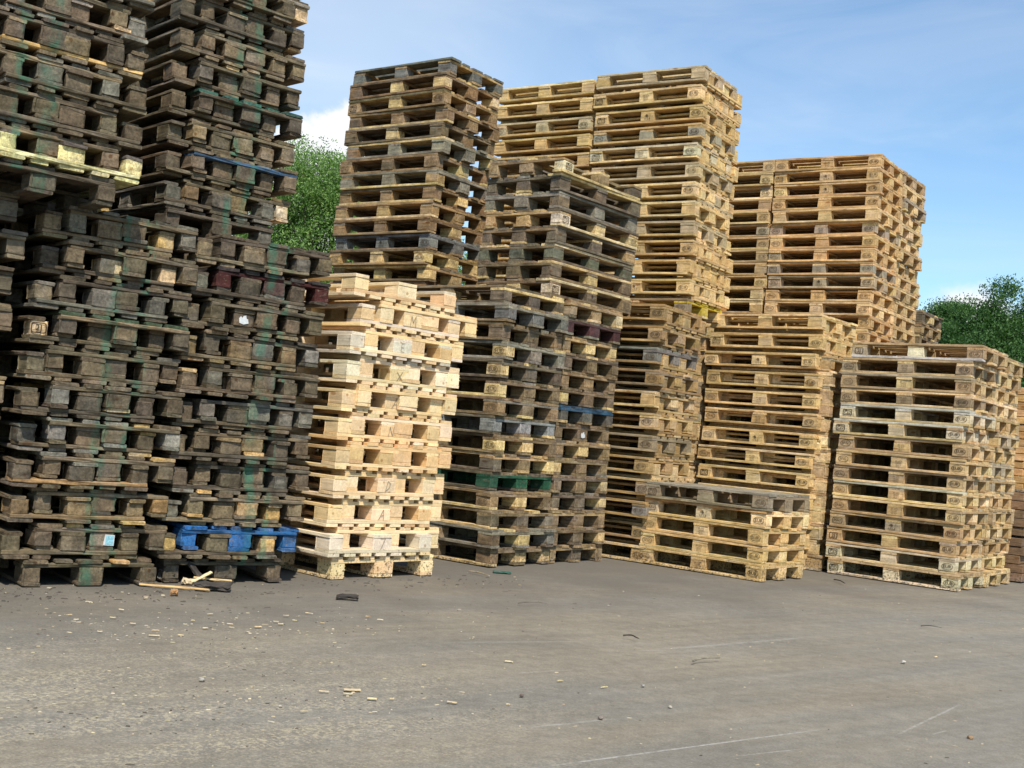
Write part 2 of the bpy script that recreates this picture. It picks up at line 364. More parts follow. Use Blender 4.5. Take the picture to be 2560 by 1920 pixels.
# ------------------------------------------------------------------ stamps and writing
ink = flat_mat('burnt_stamp_ink', (0.045, 0.030, 0.020), .9, .4, 60)
ink_soft = flat_mat('faded_stamp_ink', (0.11, 0.075, 0.045), .9, .4, 60)
pencil = flat_mat('marker_black', (0.24, 0.20, 0.15), .8, .3, 60)
paper = flat_mat('white_paper', (0.55, 0.57, 0.57), .6, .12, 50)
paper_blue = flat_mat('tinted_print', (0.25, 0.48, 0.55), .6, .3, 90)
def text_geo(s, size, sx=1.0):
    cu = bpy.data.curves.new('writing', 'FONT'); cu.body = s; cu.size = size; cu.align_x = 'CENTER'; cu.align_y = 'CENTER'; cu.resolution_u = 2
    o = bpy.data.objects.new('writing', cu); C.objects.link(o)
    m = bpy.data.meshes.new_from_object(o.evaluated_get(bpy.context.evaluated_depsgraph_get()))
    vs = [(v.co.x * sx, v.co.y) for v in m.vertices]; fs = [tuple(p.vertices) for p in m.polygons]
    C.objects.unlink(o); bpy.data.objects.remove(o); bpy.data.curves.remove(cu); bpy.data.meshes.remove(m)
    return vs, fs
def oval_geo(a, b_, t, n=32, p=2.0):
    vs, fs = [], []
    def pt(th, s, q):
        c, d = math.cos(th), math.sin(th)
        return (math.copysign(abs(c) ** (2 / p), c) * s, math.copysign(abs(d) ** (2 / p), d) * q)
    for i in range(n):
        th = 2 * math.pi * i / n
        vs += [pt(th, a, b_), pt(th, a - t, b_ - t)]
    for i in range(n):
        j = (i + 1) % n; fs.append((2 * i, 2 * j, 2 * j + 1, 2 * i + 1))
    return vs, fs
def bar_geo(x0, y0, x1, y1, w):
    d = Vector((x1 - x0, y1 - y0)); d.normalize(); nx, ny = -d.y * w / 2, d.x * w / 2
    return [(x0 + nx, y0 + ny), (x1 + nx, y1 + ny), (x1 - nx, y1 - ny), (x0 - nx, y0 - ny)], [(0, 1, 2, 3)]
def combine(*gs):
    V, Fc = [], []
    for vs, fs in gs:
        k = len(V); V += list(vs); Fc += [tuple(i + k for i in f) for f in fs]
    return V, Fc
def shift(g, dx, dy): return [(x + dx, y + dy) for x, y in g[0]], g[1]
STAMP2D = {
    'eur': combine(oval_geo(.056, .034, .0045), text_geo('EUR', .050, .92)),
    'epal': combine(oval_geo(.056, .034, .0045), text_geo('EPAL', .040, .88)),
    'mav': combine(oval_geo(.054, .031, .005, 32, 5), text_geo('MAV', .042, .95)),
    'cd': combine(oval_geo(.050, .033, .007, 36, 6), shift(text_geo('CD', .052, .95), 0, -.004), bar_geo(-.03, .017, -.017, .026, .006), bar_geo(-.017, .026, -.004, .017, .006)),
    'rail': combine(oval_geo(.046, .033, .006, 36, 6), shift(text_geo('2J', .055, 1.0), 0, 0)),
    'code': combine(shift(text_geo('PL-273', .024), 0, .020), shift(text_geo('14 HT', .024), 0, -.003), shift(text_geo('25-6-7', .021), 0, -.026)),
    'date': combine(shift(text_geo('13-6-8', .030), 0, -.020), bar_geo(-.030, .016, .012, .016, .007), bar_geo(-.018, .026, .006, .026, .006), bar_geo(-.012, .006, .012, .006, .006), bar_geo(-.012, .030, .004, .002, .006), shift(text_geo('1', .028), .036, .018)),
}
STROKES = {'M': [(-.022, -.035, -.016, .033), (-.016, .033, .002, -.012), (.002, -.012, .022, .035), (.022, .035, .026, -.036)], 'E': [(-.010, .030, -.014, -.026), (-.010, .030, .018, .034), (-.012, .004, .012, .008), (-.014, -.026, .016, -.030)],
           'X': [(-.026, .026, .026, -.030), (.026, .032, -.024, -.034)], 'A': [(-.026, -.034, .014, .038), (.014, .038, .018, -.036), (-.010, -.008, .018, -.002)], 'N': [(-.024, -.034, -.014, .030), (-.014, .030, .010, -.030), (.010, -.030, .022, .036)],
           'D': [(-.014, -.040, .006, .036), (.006, .036, .030, .022), (.030, .022, .022, -.008), (.022, -.008, -.010, -.030)], '7': [(-.020, .034, .024, .038), (.024, .038, -.014, -.040)]}
for k_, st_ in STROKES.items(): STAMP2D['hand_' + k_] = combine(*[bar_geo(*b_, .0042) for b_ in st_])
STAMP2D['label'] = ([(.000, -.030), (.062, -.034), (.064, .026), (.008, .030)], [(0, 1, 2, 3)])
STAMP2D['scrap'] = ([(-.028, -.022), (-.002, -.029), (.032, -.02), (.026, .008), (.018, .004), (.012, .027), (-.005, .021), (-.010, .010), (-.022, .019), (-.033, .004)], [tuple(range(10))])
for k_ in ('eur', 'epal', 'mav', 'cd', 'rail', 'code', 'date'): STAMP2D[k_] = ([(x * .88, y * .88) for x, y in STAMP2D[k_][0]], STAMP2D[k_][1])
_st = {}
def stamp_mesh(kind, where, off, mat):
    key = (kind, where, off, mat.name)
    if key not in _st:
        vs, fs = STAMP2D[kind]
        if where == 'front': v3 = [(-x, off, y) for x, y in vs]               # on the +Y face, read from outside
        elif where == 'end': v3 = [(-off, -x, y) for x, y in vs]              # on the -X face
        else: v3 = [(-off, x, -y) for x, y in vs]                             # on the -X face of a pallet lying upside down
        if kind == 'label':                                                        # a printed panel inside the white margin
            v3 += [(-off - .0012, -x, y) for x, y in ((.012, -.026), (.056, -.029), (.058, .021), (.014, .024))]; fs = list(fs) + [(4, 5, 6, 7)]
        _st[key] = mesh('stamp', v3, fs, mat)
        if kind == 'label': _st[key].materials.append(paper_blue); _st[key].polygons[1].material_index = 1
    return _st[key]

# ------------------------------------------------------------------ one pallet
wood_mats = {}
def layout(kind):
    """parts of a pallet: (name, key, shape, dims, position, turned across)"""
    if kind == 'wide': Wd, nb = 0.91, 7
    elif kind == 'narrow': Wd, nb = 0.742, 5
    else: Wd, nb = 0.80, 5
    s = Wd / 0.8; P = []
    if nb == 7:
        for i in range(7): P.append(('deck_board', 'd%d' % i, 'board', (1.2, .094, .022), (0, -Wd / 2 + .047 + i * (Wd - .094) / 6, .133), 0))
    else:
        for i, (y, w) in enumerate(((-.3275, .145), (-.1635, .100), (0, .145), (.1635, .100), (.3275, .145))):
            P.append(('deck_board', 'd%d' % i, 'board', (1.2, round(w * s, 4), .022), (0, y * s, .133), 0))
    for i, x in enumerate((-.5275, 0, .5275)):
        P.append(('stringer', 's%d' % i, 'board', (round(Wd, 4), .145, .022), (x, 0, .111), 1))
        for j, (y, w) in enumerate(((-.35, .1), (0, .145), (.35, .1))):
            P.append(('block', 'b%d%d' % (i, j), 'block', (.145, round(w * s, 4), .078), (x, y * s, .061), 0))
    for j, (y, w) in enumerate(((-.35, .1), (0, .145), (.35, .1))):
        P.append(('bottom_board', 'k%d' % j, 'board', (1.2, round(w * s, 4), .022), (0, y * s, .011), 0))
    return P
LAY = {k: layout(k) for k in ('euro', 'wide', 'narrow')}

PAL = {   # (colour, weight) of the boards found in a pile
    'dark': [((0.131, 0.100, 0.061), 5), ((0.162, 0.121, 0.073), 5), ((0.103, 0.081, 0.054), 4), ((0.194, 0.147, 0.087), 3), ((0.151, 0.134, 0.101), 3), ((0.220, 0.153, 0.078), 1.4), ((0.220, 0.197, 0.157), .6)],
    'white': [((0.779, 0.567, 0.314), 6), ((0.734, 0.514, 0.267), 4), ((0.823, 0.634, 0.388), 4), ((0.667, 0.447, 0.228), 1), ((0.667, 0.567, 0.432), .7), ((.66, .43, .21), 2), ((.80, .65, .44), 1.6), ((.72, .60, .43), 1.2)],
    'brown': [((0.223, 0.137, 0.065), 5), ((0.272, 0.177, 0.088), 4), ((0.179, 0.128, 0.071), 4), ((0.316, 0.204, 0.092), 2), ((0.229, 0.197, 0.137), 2.5), ((0.429, 0.276, 0.120), .8)],
    'mixed': [((0.196, 0.139, 0.078), 5), ((0.242, 0.167, 0.090), 4), ((0.162, 0.125, 0.081), 4), ((0.303, 0.205, 0.102), 2.5), ((0.235, 0.205, 0.152), 2), ((0.427, 0.283, 0.129), 1)],
    'tan': [((0.476, 0.315, 0.146), 5), ((0.559, 0.385, 0.183), 5), ((0.406, 0.280, 0.146), 4), ((0.643, 0.454, 0.232), 3), ((0.378, 0.300, 0.197), 2.2), ((0.743, 0.545, 0.302), 1)],
    'umber': [((0.362, 0.230, 0.096), 5), ((0.425, 0.281, 0.121), 5), ((0.309, 0.204, 0.096), 4), ((0.489, 0.331, 0.153), 3), ((0.287, 0.219, 0.130), 2.2), ((0.565, 0.398, 0.199), 1)],
    'gold': [((0.573, 0.385, 0.163), 5), ((0.640, 0.436, 0.192), 5), ((0.506, 0.332, 0.139), 4), ((0.707, 0.503, 0.236), 3), ((0.453, 0.345, 0.198), 1.5), ((0.773, 0.573, 0.300), .8)],
    'fox': [((0.571, 0.357, 0.158), 5), ((0.624, 0.398, 0.183), 5), ((0.514, 0.317, 0.136), 4), ((0.678, 0.460, 0.226), 2), ((0.421, 0.323, 0.204), 1.2)],
}
NEW = {'umber': (.52, .38, .2), 'dark': (0.464, 0.305, 0.118), 'white': (0.721, 0.512, 0.235), 'brown': (0.577, 0.414, 0.176), 'mixed': (0.597, 0.433, 0.197), 'tan': (0.618, 0.453, 0.218), 'gold': (0.639, 0.463, 0.218), 'fox': (0.597, 0.424, 0.185)}
PNEW = {'umber': .06, 'dark': .024, 'white': 0, 'brown': .10, 'mixed': .12, 'tan': .09, 'gold': .07, 'fox': .04}
def pick(pal, r):
    cs = PAL[pal]; t = r.random() * sum(w for _, w in cs)
    for c, w in cs:
        t -= w
        if t <= 0: break
    return c
def near(c, k, r):
    f = 1 + r.uniform(-k, k); return tuple(max(.01, x * f * (1 + r.uniform(-.04, .04))) for x in c)

stuff_v, stuff_f, stuff_c = [], [], []
PAINTS = set()
def build_pallet(M, kind, pal, style, mat, r, over=None, stamps=None, root=None, loose=1.0, coat=None):
    """parts under root, or (root None) into the one far-off mass of pallets"""
    body = coat or pick(pal, r)
    for name, key, shape, dims, pos, across in LAY[kind]:
        col = near(body if r.random() < .72 else pick(pal, r), .13, r)
        if r.random() < PNEW[pal]: col = near(NEW[pal], .12, r)
        if coat: col = near(coat, .12, r)
        is_paint = False
        if over:
            for k, v in over.items():
                if key.startswith(k): col = near(v, .1, r); is_paint = v in PAINTS; break
        j = {'pale': .0025, 'used': .004, 'dark': .008}[style] * loose
        dx, dy = r.uniform(-j, j), r.uniform(-j, j)
        dz = 0.0
        if style == 'dark' and name in ('deck_board', 'bottom_board') and r.random() < .09: dx += r.choice((-1, 1)) * r.uniform(.015, .05)
        if style == 'dark' and name == 'deck_board' and r.random() < .04: continue
        if style == 'used' and name in ('deck_board', 'bottom_board') and r.random() < .12: dx += r.uniform(-.025, .025)
        if style == 'used' and name == 'deck_board' and r.random() < .012: continue
        if name == 'block': rz = r.uniform(-1, 1) * j * 6
        else: rz = r.uniform(-1, 1) * j * .55
        ms = piece(shape, dims, style, mat); m_ = ms[r.randrange(len(ms))]
        if root is not None:
            o = bpy.data.objects.new(name, m_); o.color = (*col, .3 if is_paint else 1)
            o.location = (pos[0] + dx, pos[1] + dy, pos[2] + dz); o.rotation_euler = (0, 0, rz + (math.pi / 2 if across else 0))
            link(o, root)
            if stamps and key in stamps:
                sk, where, sm = stamps[key]
                off = (dims[1] / 2 if where == 'front' else dims[0] / 2) + .0035
                so = link(bpy.data.objects.new({'l': 'paper_label', 's': 'torn_paper', 'h': 'handwriting'}.get(sk[0], 'stamp'), stamp_mesh(sk, where, off, sm)), o)
                so.location = (r.uniform(-.006, .006) if where == 'front' else 0, 0 if where == 'front' else r.uniform(-.006, .006), r.uniform(-.003, .003))
                so['label'] = {'eur': 'EUR burnt in an oval', 'epal': 'EPAL burnt in an oval', 'mav': 'MAV in a rounded frame', 'cd': 'CD monogram in a frame', 'rail': 'railway sign in a frame', 'code': 'lines of burnt code', 'date': 'burnt emblem above a date', 'label': 'small white paper label with tinted print', 'scrap': 'torn scrap of white paper'}.get(sk, 'handwritten letter ' + sk[-1])
        else:
            T = M @ Matrix.Translation((pos[0] + dx, pos[1] + dy, pos[2])) @ Matrix.Rotation(rz + (math.pi / 2 if across else 0), 4, 'Z')
            k0 = len(stuff_v)
            stuff_v.extend(T @ v.co for v in m_.vertices)
            for p in m_.polygons: stuff_f.append(tuple(i + k0 for i in p.vertices)); stuff_c.append(col)

ORD = ['', 'lowest', 'second', 'third', 'fourth', 'fifth', 'sixth', 'seventh', 'eighth', 'ninth', 'tenth', 'eleventh', 'twelfth', 'thirteenth', 'fourteenth', 'fifteenth', 'sixteenth',
       'seventeenth', 'eighteenth', 'nineteenth', 'twentieth', 'twenty-first', 'twenty-second', 'twenty-third', 'twenty-fourth', 'twenty-fifth', 'twenty-sixth']
count = [0]
labels = []
def stack(corner, yaw, n, kind='euro', pal='gold', style='used', mat='wood', z0=0.0, nest=False, pitch=.1462, lean=(0, 0), du=0.0, dv=0.0, turn=False,
          look='tan', where='', group='', jr=.010, jl=.012, jit=None, over={}, coats={}, looks={}, stamps=None, real=(0, 999), top=0, seed=1, last_v=False, aoff=0.0, boff=0.0, loose=1.0):
    """a pile of n pallets whose nearest upright edge stands at corner; r runs along its right face, l along its left face.
    nest: every second pallet lies upside down, shoved along r so that the blocks interlock.  du, dv: shift of upright / upturned ones."""
    r = random.Random(seed); t = R(yaw)
    rd, ld = Vector((math.cos(t), math.sin(t), 0)), Vector((-math.sin(t), math.cos(t), 0))
    Wd = {'euro': .8, 'wide': .91, 'narrow': .742}[kind]
    out = []; z = z0
    for i in range(n):
        inv = nest and i % 2 == 1
        if nest: zz = z0 + (i // 2) * pitch + (.1455 if inv else 0)
        else: zz = z0 + i * pitch
        sh = 0.0
        if nest and i > 0: sh = dv if inv else du
        a, b_ = r.gauss(0, jl), r.gauss(0, jr)
        if jit and i in jit: a, b_ = jit[i][0], jit[i][1]
        a += aoff; b_ += boff + sh
        cc = Vector((corner[0], corner[1], 0)) + Vector((lean[0], lean[1], 0)) * (zz - z0) + ld * a + rd * b_
        if turn: cen, rz = cc + rd * .6 + ld * .4, t + math.pi
        else: cen, rz = cc + ld * .6 + rd * (Wd / 2), t + math.pi / 2
        rz += r.gauss(0, .008)
        rot = (math.pi, 0, rz) if inv else (r.gauss(0, .002), r.gauss(0, .002), rz)
        loc = (cen.x, cen.y, zz + (.144 if inv else 0))
        isreal = real[0] <= i <= real[1]
        st = stamps(i, r) if stamps and not inv else None
        if callable(stamps) and inv and kind in ('wide', 'narrow'): st = stamps(i, r)
        M = Matrix.Translation(loc) @ Matrix.Rotation(rz, 4, 'Z') @ Matrix.Rotation(rot[0], 4, 'X')
        if isreal:
            count[0] += 1
            root = empty('pallet', loc, rot)
            k = (n - i) if top else (i + 1)
            o = 'topmost' if (top and k == 1) or (not top and i == n - 1) else ORD[k]
            lk = looks.get(i, look)
            verb = ' upturned' if inv else ''
            if k == 1 or o == 'topmost': lab = '%s%s pallet, %s in the %s' % (lk, verb, o, where)
            else: lab = '%s%s pallet, %s from the %s in the %s' % (lk, verb, o, 'top' if top else 'bottom', where)
            tag(root, lab, 'pallet', group); labels.append(lab)
            out.append(root)
        else: root = None; out.append(None)
        build_pallet(M, kind, pal, style, wood_mats[mat], r, over.get(i), st, root, loose, coats.get(i))
    return out

# ---- where the piles stand (corner, yaw)
S1c, S1y = (-2.535, 6.407), 38.7
S2c, S2y = (-1.880, 6.969), 37.0
S1uc, S1uy = (-2.775, 5.88), 40.0
S2uc, S2uy = (-2.207, 7.224), 42.0
def dirs(y): t = R(y); return Vector((math.cos(t), math.sin(t), 0)), Vector((-math.sin(t), math.cos(t), 0))
wood_mats['wood'] = wood_material('weathered_wood', .55)
wood_mats['pale'] = wood_material('fresh_sawn_wood', .28)
wood_mats['old'] = wood_material('old_wood', .85)
r1, l1 = dirs(S1y); r2, l2 = dirs(S2y); r3, l3 = dirs(S1uy); r4, l4 = dirs(S2uy)
wood_mats['sprayed_a'] = wood_material('sprayed_wood_a', .85, ((S1c[0], S1c[1], 0), r1, l1, [(.37, .033, 0, 9), (.52, .028, 0, 9)]))
wood_mats['sprayed_b'] = wood_material('sprayed_wood_b', .85, ((S2c[0], S2c[1], 0), r2, l2, [(.44, .030, 0, 9), (.56, .024, .1, 9)]))
wood_mats['sprayed_c'] = wood_material('sprayed_wood_c', .85, ((S1uc[0], S1uc[1], 0), r3, l3, [(.20, .03, 0, 9), (.33, .035, 0, 9)]))
wood_mats['sprayed_d'] = wood_material('sprayed_wood_d', .85, ((S2uc[0], S2uc[1], 0), r4, l4, [(.55, .030, 0, 9), (.42, .025, 0, 9)]))
wood_mats['mass'] = wood_material('wood_mass', .6, None, True)

BLUE, RED, YEL, GRN = (.028, .125, .31), (.060, .018, .015), (.58, .51, .24), (.022, .085, .045)
FRESH = (.60, .44, .24)
PAINTS.update(((.035, .085, .14), (.035, .075, .12), BLUE, RED, YEL, GRN, (.03, .10, .19), (.035, .105, .19), (.03, .085, .15), (.10, .028, .03), (.09, .03, .03), (.045, .12, .25), (.05, .12, .09), (.55, .40, .03), (.55, .38, .03)))
def st_rule(p, kinds=('epal', 'eur'), mid=('code', 'date')):
    def f(i, r):
        if r.random() > p: return None
        m_ = ink if r.random() < .45 else ink_soft
        d = {'b22': (kinds[0] if r.random() < .7 else 'cd', 'front', m_), 'b02': (kinds[1], 'front', m_)}
        if r.random() < .75: d['b12'] = (mid[0] if r.random() < .75 else mid[1], 'front', m_)
        return d
    return f

# dark piles at the left ------------------------------------------------------------------------------------------------
# a bundle starting off the photograph's left edge belongs to the unseen mass
g_d1 = 'dark pallets in the lower left bundle'
stack(S1c, S1y, 21, 'narrow', 'dark', 'dark', 'sprayed_a', 0, True, .1925, (.010, .004), .06, -.085, look='dark weathered', where='lower dark bundle at left edge', group=g_d1, jr=.014, jl=.018, seed=11,
      over={0: {'d1': (.5, .27, .09)}, 4: {'b00': (.3, .18, .08)}, 13: {'b00': FRESH}, 5: {'s0': (.36, .22, .10)}, 14: {'d': (.075, .105, .06)}, 17: {'b02': FRESH, 'b01': FRESH}, 10: {'k1': FRESH}, 2: {'b01': (.24, .19, .14)}},
      stamps=lambda i, r: {'b01': ('label', 'end', paper)} if i == 2 else ({'b00': ('rail', 'end_inv', ink)} if i == 13 else None), looks={17: 'pale blocked', 14: 'mossy green edged', 2: 'dark white labelled'}, loose=1.3)
g_d2 = 'dark pallets in the lower bundle beside the white stack'
stack(S2c, S2y, 21, 'narrow', 'dark', 'dark', 'sprayed_b', 0, True, .1925, (.014, .004), .075, -.075, look='dark weathered', where='lower dark bundle beside white stack', group=g_d2, jr=.014, jl=.018, seed=23,
      coats={18: None}, over={2: {'d': BLUE, 's': BLUE, 'b': BLUE, 'k': BLUE}, 18: {'s': RED, 'b02': RED, 'b00': RED, 'b01': (.09, .055, .045), 'd': (.06, .05, .045)}},
      looks={2: 'blue painted old', 18: 'red painted old', 15: 'white papered'}, loose=1.3,
      stamps=lambda i, r: {'b01': ('scrap', 'end_inv', paper)} if i == 15 else None)
g_d3 = 'dark pallets in the upper left bundle'
stack(S1uc, S1uy, 12, 'narrow', 'dark', 'dark', 'sprayed_c', 2.06, True, .1900, (-.02, -.01), 0, .13, look='dark weathered', where='upper dark bundle at left edge', group=g_d3, jr=.014, jl=.020, seed=37,
      over={1: {'s': YEL, 'b': YEL, 'd': YEL, 'k': (.12, .1, .08)}, 10: {'k0': FRESH}}, looks={1: 'yellow painted'}, loose=1.3)
g_d4 = 'dark pallets in the tall upper bundle above the blue pallet'
stack(S2uc, S2uy, 19, 'narrow', 'dark', 'dark', 'sprayed_d', 2.10, True, .1900, (.0, .0), .13, 0, look='dark weathered', where='upper dark bundle beside the tree', group=g_d4, jr=.014, jl=.020, seed=41,
      over={2: {'b00': FRESH, 'k0': FRESH}, 4: {'s0': (.055, .10, .17)}, 8: {'d': (.05, .12, .09)}, 14: {'k0': FRESH}, 16: {'b00': FRESH, 'k0': FRESH}},
      looks={8: 'greenish decked dark', 4: 'blue edged dark', 16: 'dark pale cornered'}, loose=1.3)

# white stack -----------------------------------------------------------------------------------------------------------
letters = {1: '7', 3: 'A', 5: 'D', 9: 'N', 11: 'A', 13: 'X', 15: 'E', 17: 'M'}
def w_st(i, r):
    if i in letters: return {'b01': ('hand_' + letters[i], 'end_inv', pencil)}
stack((-1.075, 7.78), 47.0, 20, 'wide', 'white', 'pale', 'pale', 0, True, .1890, (.040, .004), .045, -.065, look='fresh white', where='fresh white wooden stack', group='fresh white pallets in the near stack', jr=.006, jl=.018, seed=5,
      stamps=w_st, jit={17: (.0, .045), 18: (0, .10), 19: (.0, -.03)}, loose=1.2)

# tall brown pile behind the white stack -----------------------------------------------------------------------------------
stack((-.875, 10.594), 53.9, 30, 'euro', 'brown', 'used', 'old', 0, False, .1455, (.014, .002), look='grey brown', where='tall pile behind the white stack', group='pallets in the tall brown pile', real=(15, 29), top=1, seed=61, jr=.014, jl=.014,
      stamps=st_rule(.35), over={28: {'b02': NEW['brown'], 'b00': NEW['brown']}, 27: {'d4': NEW['brown']}, 24: {'d4': NEW['brown']}, 22: {'k2': NEW['brown']}, 21: {'k2': NEW['brown'], 'b01': NEW['brown']}, 20: {'k2': FRESH}, 19: {'b01': NEW['brown']}, 17: {'b12': NEW['brown'], 'b02': NEW['brown'], 'b01': NEW['brown']}, 16: {'b02': NEW['brown']}, 29: {'d': (.15, .15, .12), 'b': (.17, .165, .14)}, 18: {'d': (.17, .165, .15), 'b': (.18, .175, .16), 's': (.17, .165, .15)}})

# pair of mixed piles right of the white stack ------------------------------------------------------------------------------
A_c, A_y = (-.081, 9.219), 51.7
def a_st(i, r):
    if i in (3, 6, 9, 10, 11, 8): return {'b02': ('eur', 'front', ink if i in (6, 9, 10, 11) else ink_soft)}
pale_o = NEW['mixed']
stack(A_c, A_y, 15, 'euro', 'mixed', 'used', 'old', 0, False, .1462, (-.010, .001), look='weathered', where='weathered pile right of white stack', group='weathered pallets right of the white stack', seed=71, jr=.010, jl=.016,
      stamps=a_st, over={4: {'b': GRN, 's': GRN}, 7: {'b': (.28, .275, .26), 's': (.26, .255, .24)}, 9: {'b02': pale_o, 'k2': pale_o}, 10: {'b02': pale_o}, 11: {'b02': pale_o}, 6: {'b02': pale_o, 'b01': pale_o}, 13: {'b': (.15, .145, .125)}, 0: {'b00': pale_o, 'k2': pale_o}, 1: {'b01': pale_o}, 2: {'k2': pale_o}, 3: {'k2': pale_o}},
      looks={4: 'green painted', 7: 'pale grey'})
stack(A_c, A_y, 15, 'euro', 'mixed', 'used', 'old', 0, False, .1462, (-.010, .001), boff=.83, look='weathered', where='weathered pile with the blue pallet', group='weathered pallets right of the white stack', seed=72, jr=.010, jl=.016,
      stamps=lambda i, r: {'b01': ('scrap', 'end', paper)} if i == 7 else None, over={8: {'b': (.12, .11, .09), 's': (.035, .085, .14), 'b00': (.03, .10, .19), 'd': (.035, .075, .12)}, 13: {'b': (.075, .030, .03), 's': (.085, .04, .035)}, 5: {'b02': pale_o}, 4: {'b00': pale_o}, 12: {'b00': pale_o}, 1: {'b00': pale_o}, 9: {'b02': pale_o}},
      looks={8: 'blue painted', 13: 'dark red painted', 7: 'white papered'})
def c_st(i, r):
    d = {'b02': ('eur', 'front', ink_soft)}
    if i in (0, 4, 7): d['b22'] = ('cd', 'front', ink)
    if i == 0: d['b12'] = ('date', 'front', ink)
    return d if i in (0, 1, 2, 4, 7) else None
stack((.235, 9.734), 51.1, 8, 'euro', 'mixed', 'used', 'old', 2.194, False, .1462, (.004, 0), turn=True, look='weathered brown', where='crosswise bundle above the green pallet', group='weathered pallets laid crosswise', seed=81, jr=.016, jl=.016,
      stamps=c_st, over={7: {'b22': (.62, .5, .31), 'k2': pale_o}, 4: {'b22': (.62, .5, .31), 'b12': pale_o, 'k2': FRESH}, 0: {'b22': (.62, .5, .31), 'd4': FRESH}, 2: {'d4': FRESH, 'b': (.15, .145, .09)}, 6: {'d4': pale_o}, 1: {'b12': pale_o}})

# tall golden pile in the middle ----------------------------------------------------------------------------------------------
D_c, D_y = (1.612, 11.372), 55.8
stack(D_c, D_y, 25, 'euro', 'gold', 'used', 'wood', 2.330, True, .1895, (-.016, .003), 0, .125, look='golden', where='tall golden pile in the middle', group='golden pallets in the tall middle pile', top=1, seed=91, jr=.012, jl=.014,
      stamps=st_rule(.85, ('epal', 'eur')), over={0: {'d4': (.25, .18, .10), 'd': (.55, .40, .03), 's0': (.55, .38, .03), 'b01': (.5, .36, .05), 'b02': (.25, .19, .12), 'b22': (.25, .19, .12), 'b12': (.22, .16, .1)}, 16: {'b': (.55, .46, .3), 'd': (.53, .43, .27)}, 18: {'b': (.33, .29, .2)}},
      looks={0: 'yellow painted'})
stack(D_c, D_y, 25, 'euro', 'gold', 'used', 'wood', 2.305, True, .1895, (-.016, .003), 0, .125, aoff=1.225, look='golden', where='pile left of the tall golden pile', group='golden pallets left of the tall middle pile', top=1, real=(15, 24), seed=92, jr=.012, jl=.008, stamps=st_rule(.6))

# nested golden pile below it ---------------------------------------------------------------------------------------------------
L_c, L_y = (1.262 * 1.025, 10.379 * 1.025), 55.5
stack(L_c, L_y, 23, 'euro', 'umber', 'used', 'wood', 0, True, .1975, (-.006, -.001), 0, .10, look='tan', where='tan pile beside the blue pallet', group='tan pallets in the nested pile', seed=101, jr=.012, jl=.014,
      stamps=st_rule(.8, ('eur', 'eur')), over={18: {'b': (.19, .17, .14), 's': (.2, .18, .15), 'd': (.2, .19, .16)}, 6: {'b': (.3, .23, .15)}, 4: {'b02': (.3, .27, .21)}})
stack(D_c, D_y, 24, 'euro', 'tan', 'used', 'wood', 0, True, .190, (0, 0), 0, .12, aoff=1.225, real=(99, 99), seed=103)

# low pile of five in front --------------------------------------------------------------------------------------------------------
G_c, G_y = (2.253 * .972, 10.207 * .972), 50.6
def g_st(i, r):
    d = {'b22': ('epal', 'front', ink_soft), 'b02': ('eur', 'front', ink_soft), 'b12': ('code', 'front', ink_soft)}
    if i == 0: d['b02'] = ('eur', 'front', ink)
    if i == 3: d = {'b22': ('mav', 'front', ink), 'b02': ('eur', 'front', ink), 'b12': ('date', 'front', ink)}
    if i == 4: d = {'b22': ('cd', 'front', ink_soft), 'b02': ('eur', 'front', ink_soft)}
    return d
stack(G_c, G_y, 5, 'euro', 'gold', 'used', 'wood', 0, False, .1455, (0, 0), look='golden', where='low pile of five', group='pallets in the low pile of five', seed=111, jr=.006, jl=.008,
      stamps=g_st, coats={4: (.285, .222, .14)}, over={3: {'b12': (.58, .44, .27), 'd4': (.52, .30, .12), 'b22': (.55, .42, .26)}, 4: {'d4': (.26, .225, .17), 'd': (.25, .21, .15)}}, looks={4: 'grey topped'}, jit={4: (-.02, -.02)})

# nested golden pile behind the low one --------------------------------------------------------------------------------------------
E_c, E_y = (2.888, 11.305), 51.4
stack(E_c, E_y, 25, 'euro', 'gold', 'used', 'wood', 0, True, .1905, (0, 0), 0, .12, look='golden', where='pile behind the low pile', group='golden pallets behind the low pile', top=1, seed=121, jr=.010, jl=.016, stamps=st_rule(.9, ('epal', 'eur')))

# tall reddish pile at the right ----------------------------------------------------------------------------------------------------
F_c, F_y = (3.728, 12.643), 54.9
stack(F_c, F_y, 30, 'euro', 'fox', 'used', 'wood', 0, False, .14594, (0, 0), look='reddish tan', where='tall right pile', group='pallets in the tall right pile', top=1, real=(15, 29), seed=131, jr=.008, jl=.010,
      stamps=st_rule(.9, ('epal', 'eur')), over={21: {'b': (.33, .275, .2)}, 24: {'b': (.36, .28, .19)}})
stack(F_c, F_y, 30, 'euro', 'tan', 'used', 'wood', 0, False, .14594, (0, 0), aoff=1.22, look='dull tan', where='pile left of the tall right pile', group='pallets left of the tall right pile', top=1, real=(20, 29), seed=132, jr=.010, jl=.010, stamps=st_rule(.6), over={19: {'b02': NEW['tan']}})
stack(F_c, F_y, 30, 'euro', 'tan', 'used', 'wood', 0, False, .14594, (0, 0), boff=.83, look='tan', where='pile behind the tall right pile', group='pallets behind the tall right pile', top=1, real=(19, 29), seed=133, jr=.010, jl=.014)
stack(F_c, F_y, 20, 'euro', 'mixed', 'used', 'wood', 0, False, .14594, (0, 0), boff=1.72, aoff=-.05, real=(99, 99), seed=134)
q = at_dist(2515, 890, 14.6)
stack((q.x, q.y), 52, int(q.z / .1462), 'euro', 'mixed', 'used', 'old', 0, False, .1462, real=(99, 99), seed=135, jl=.03)

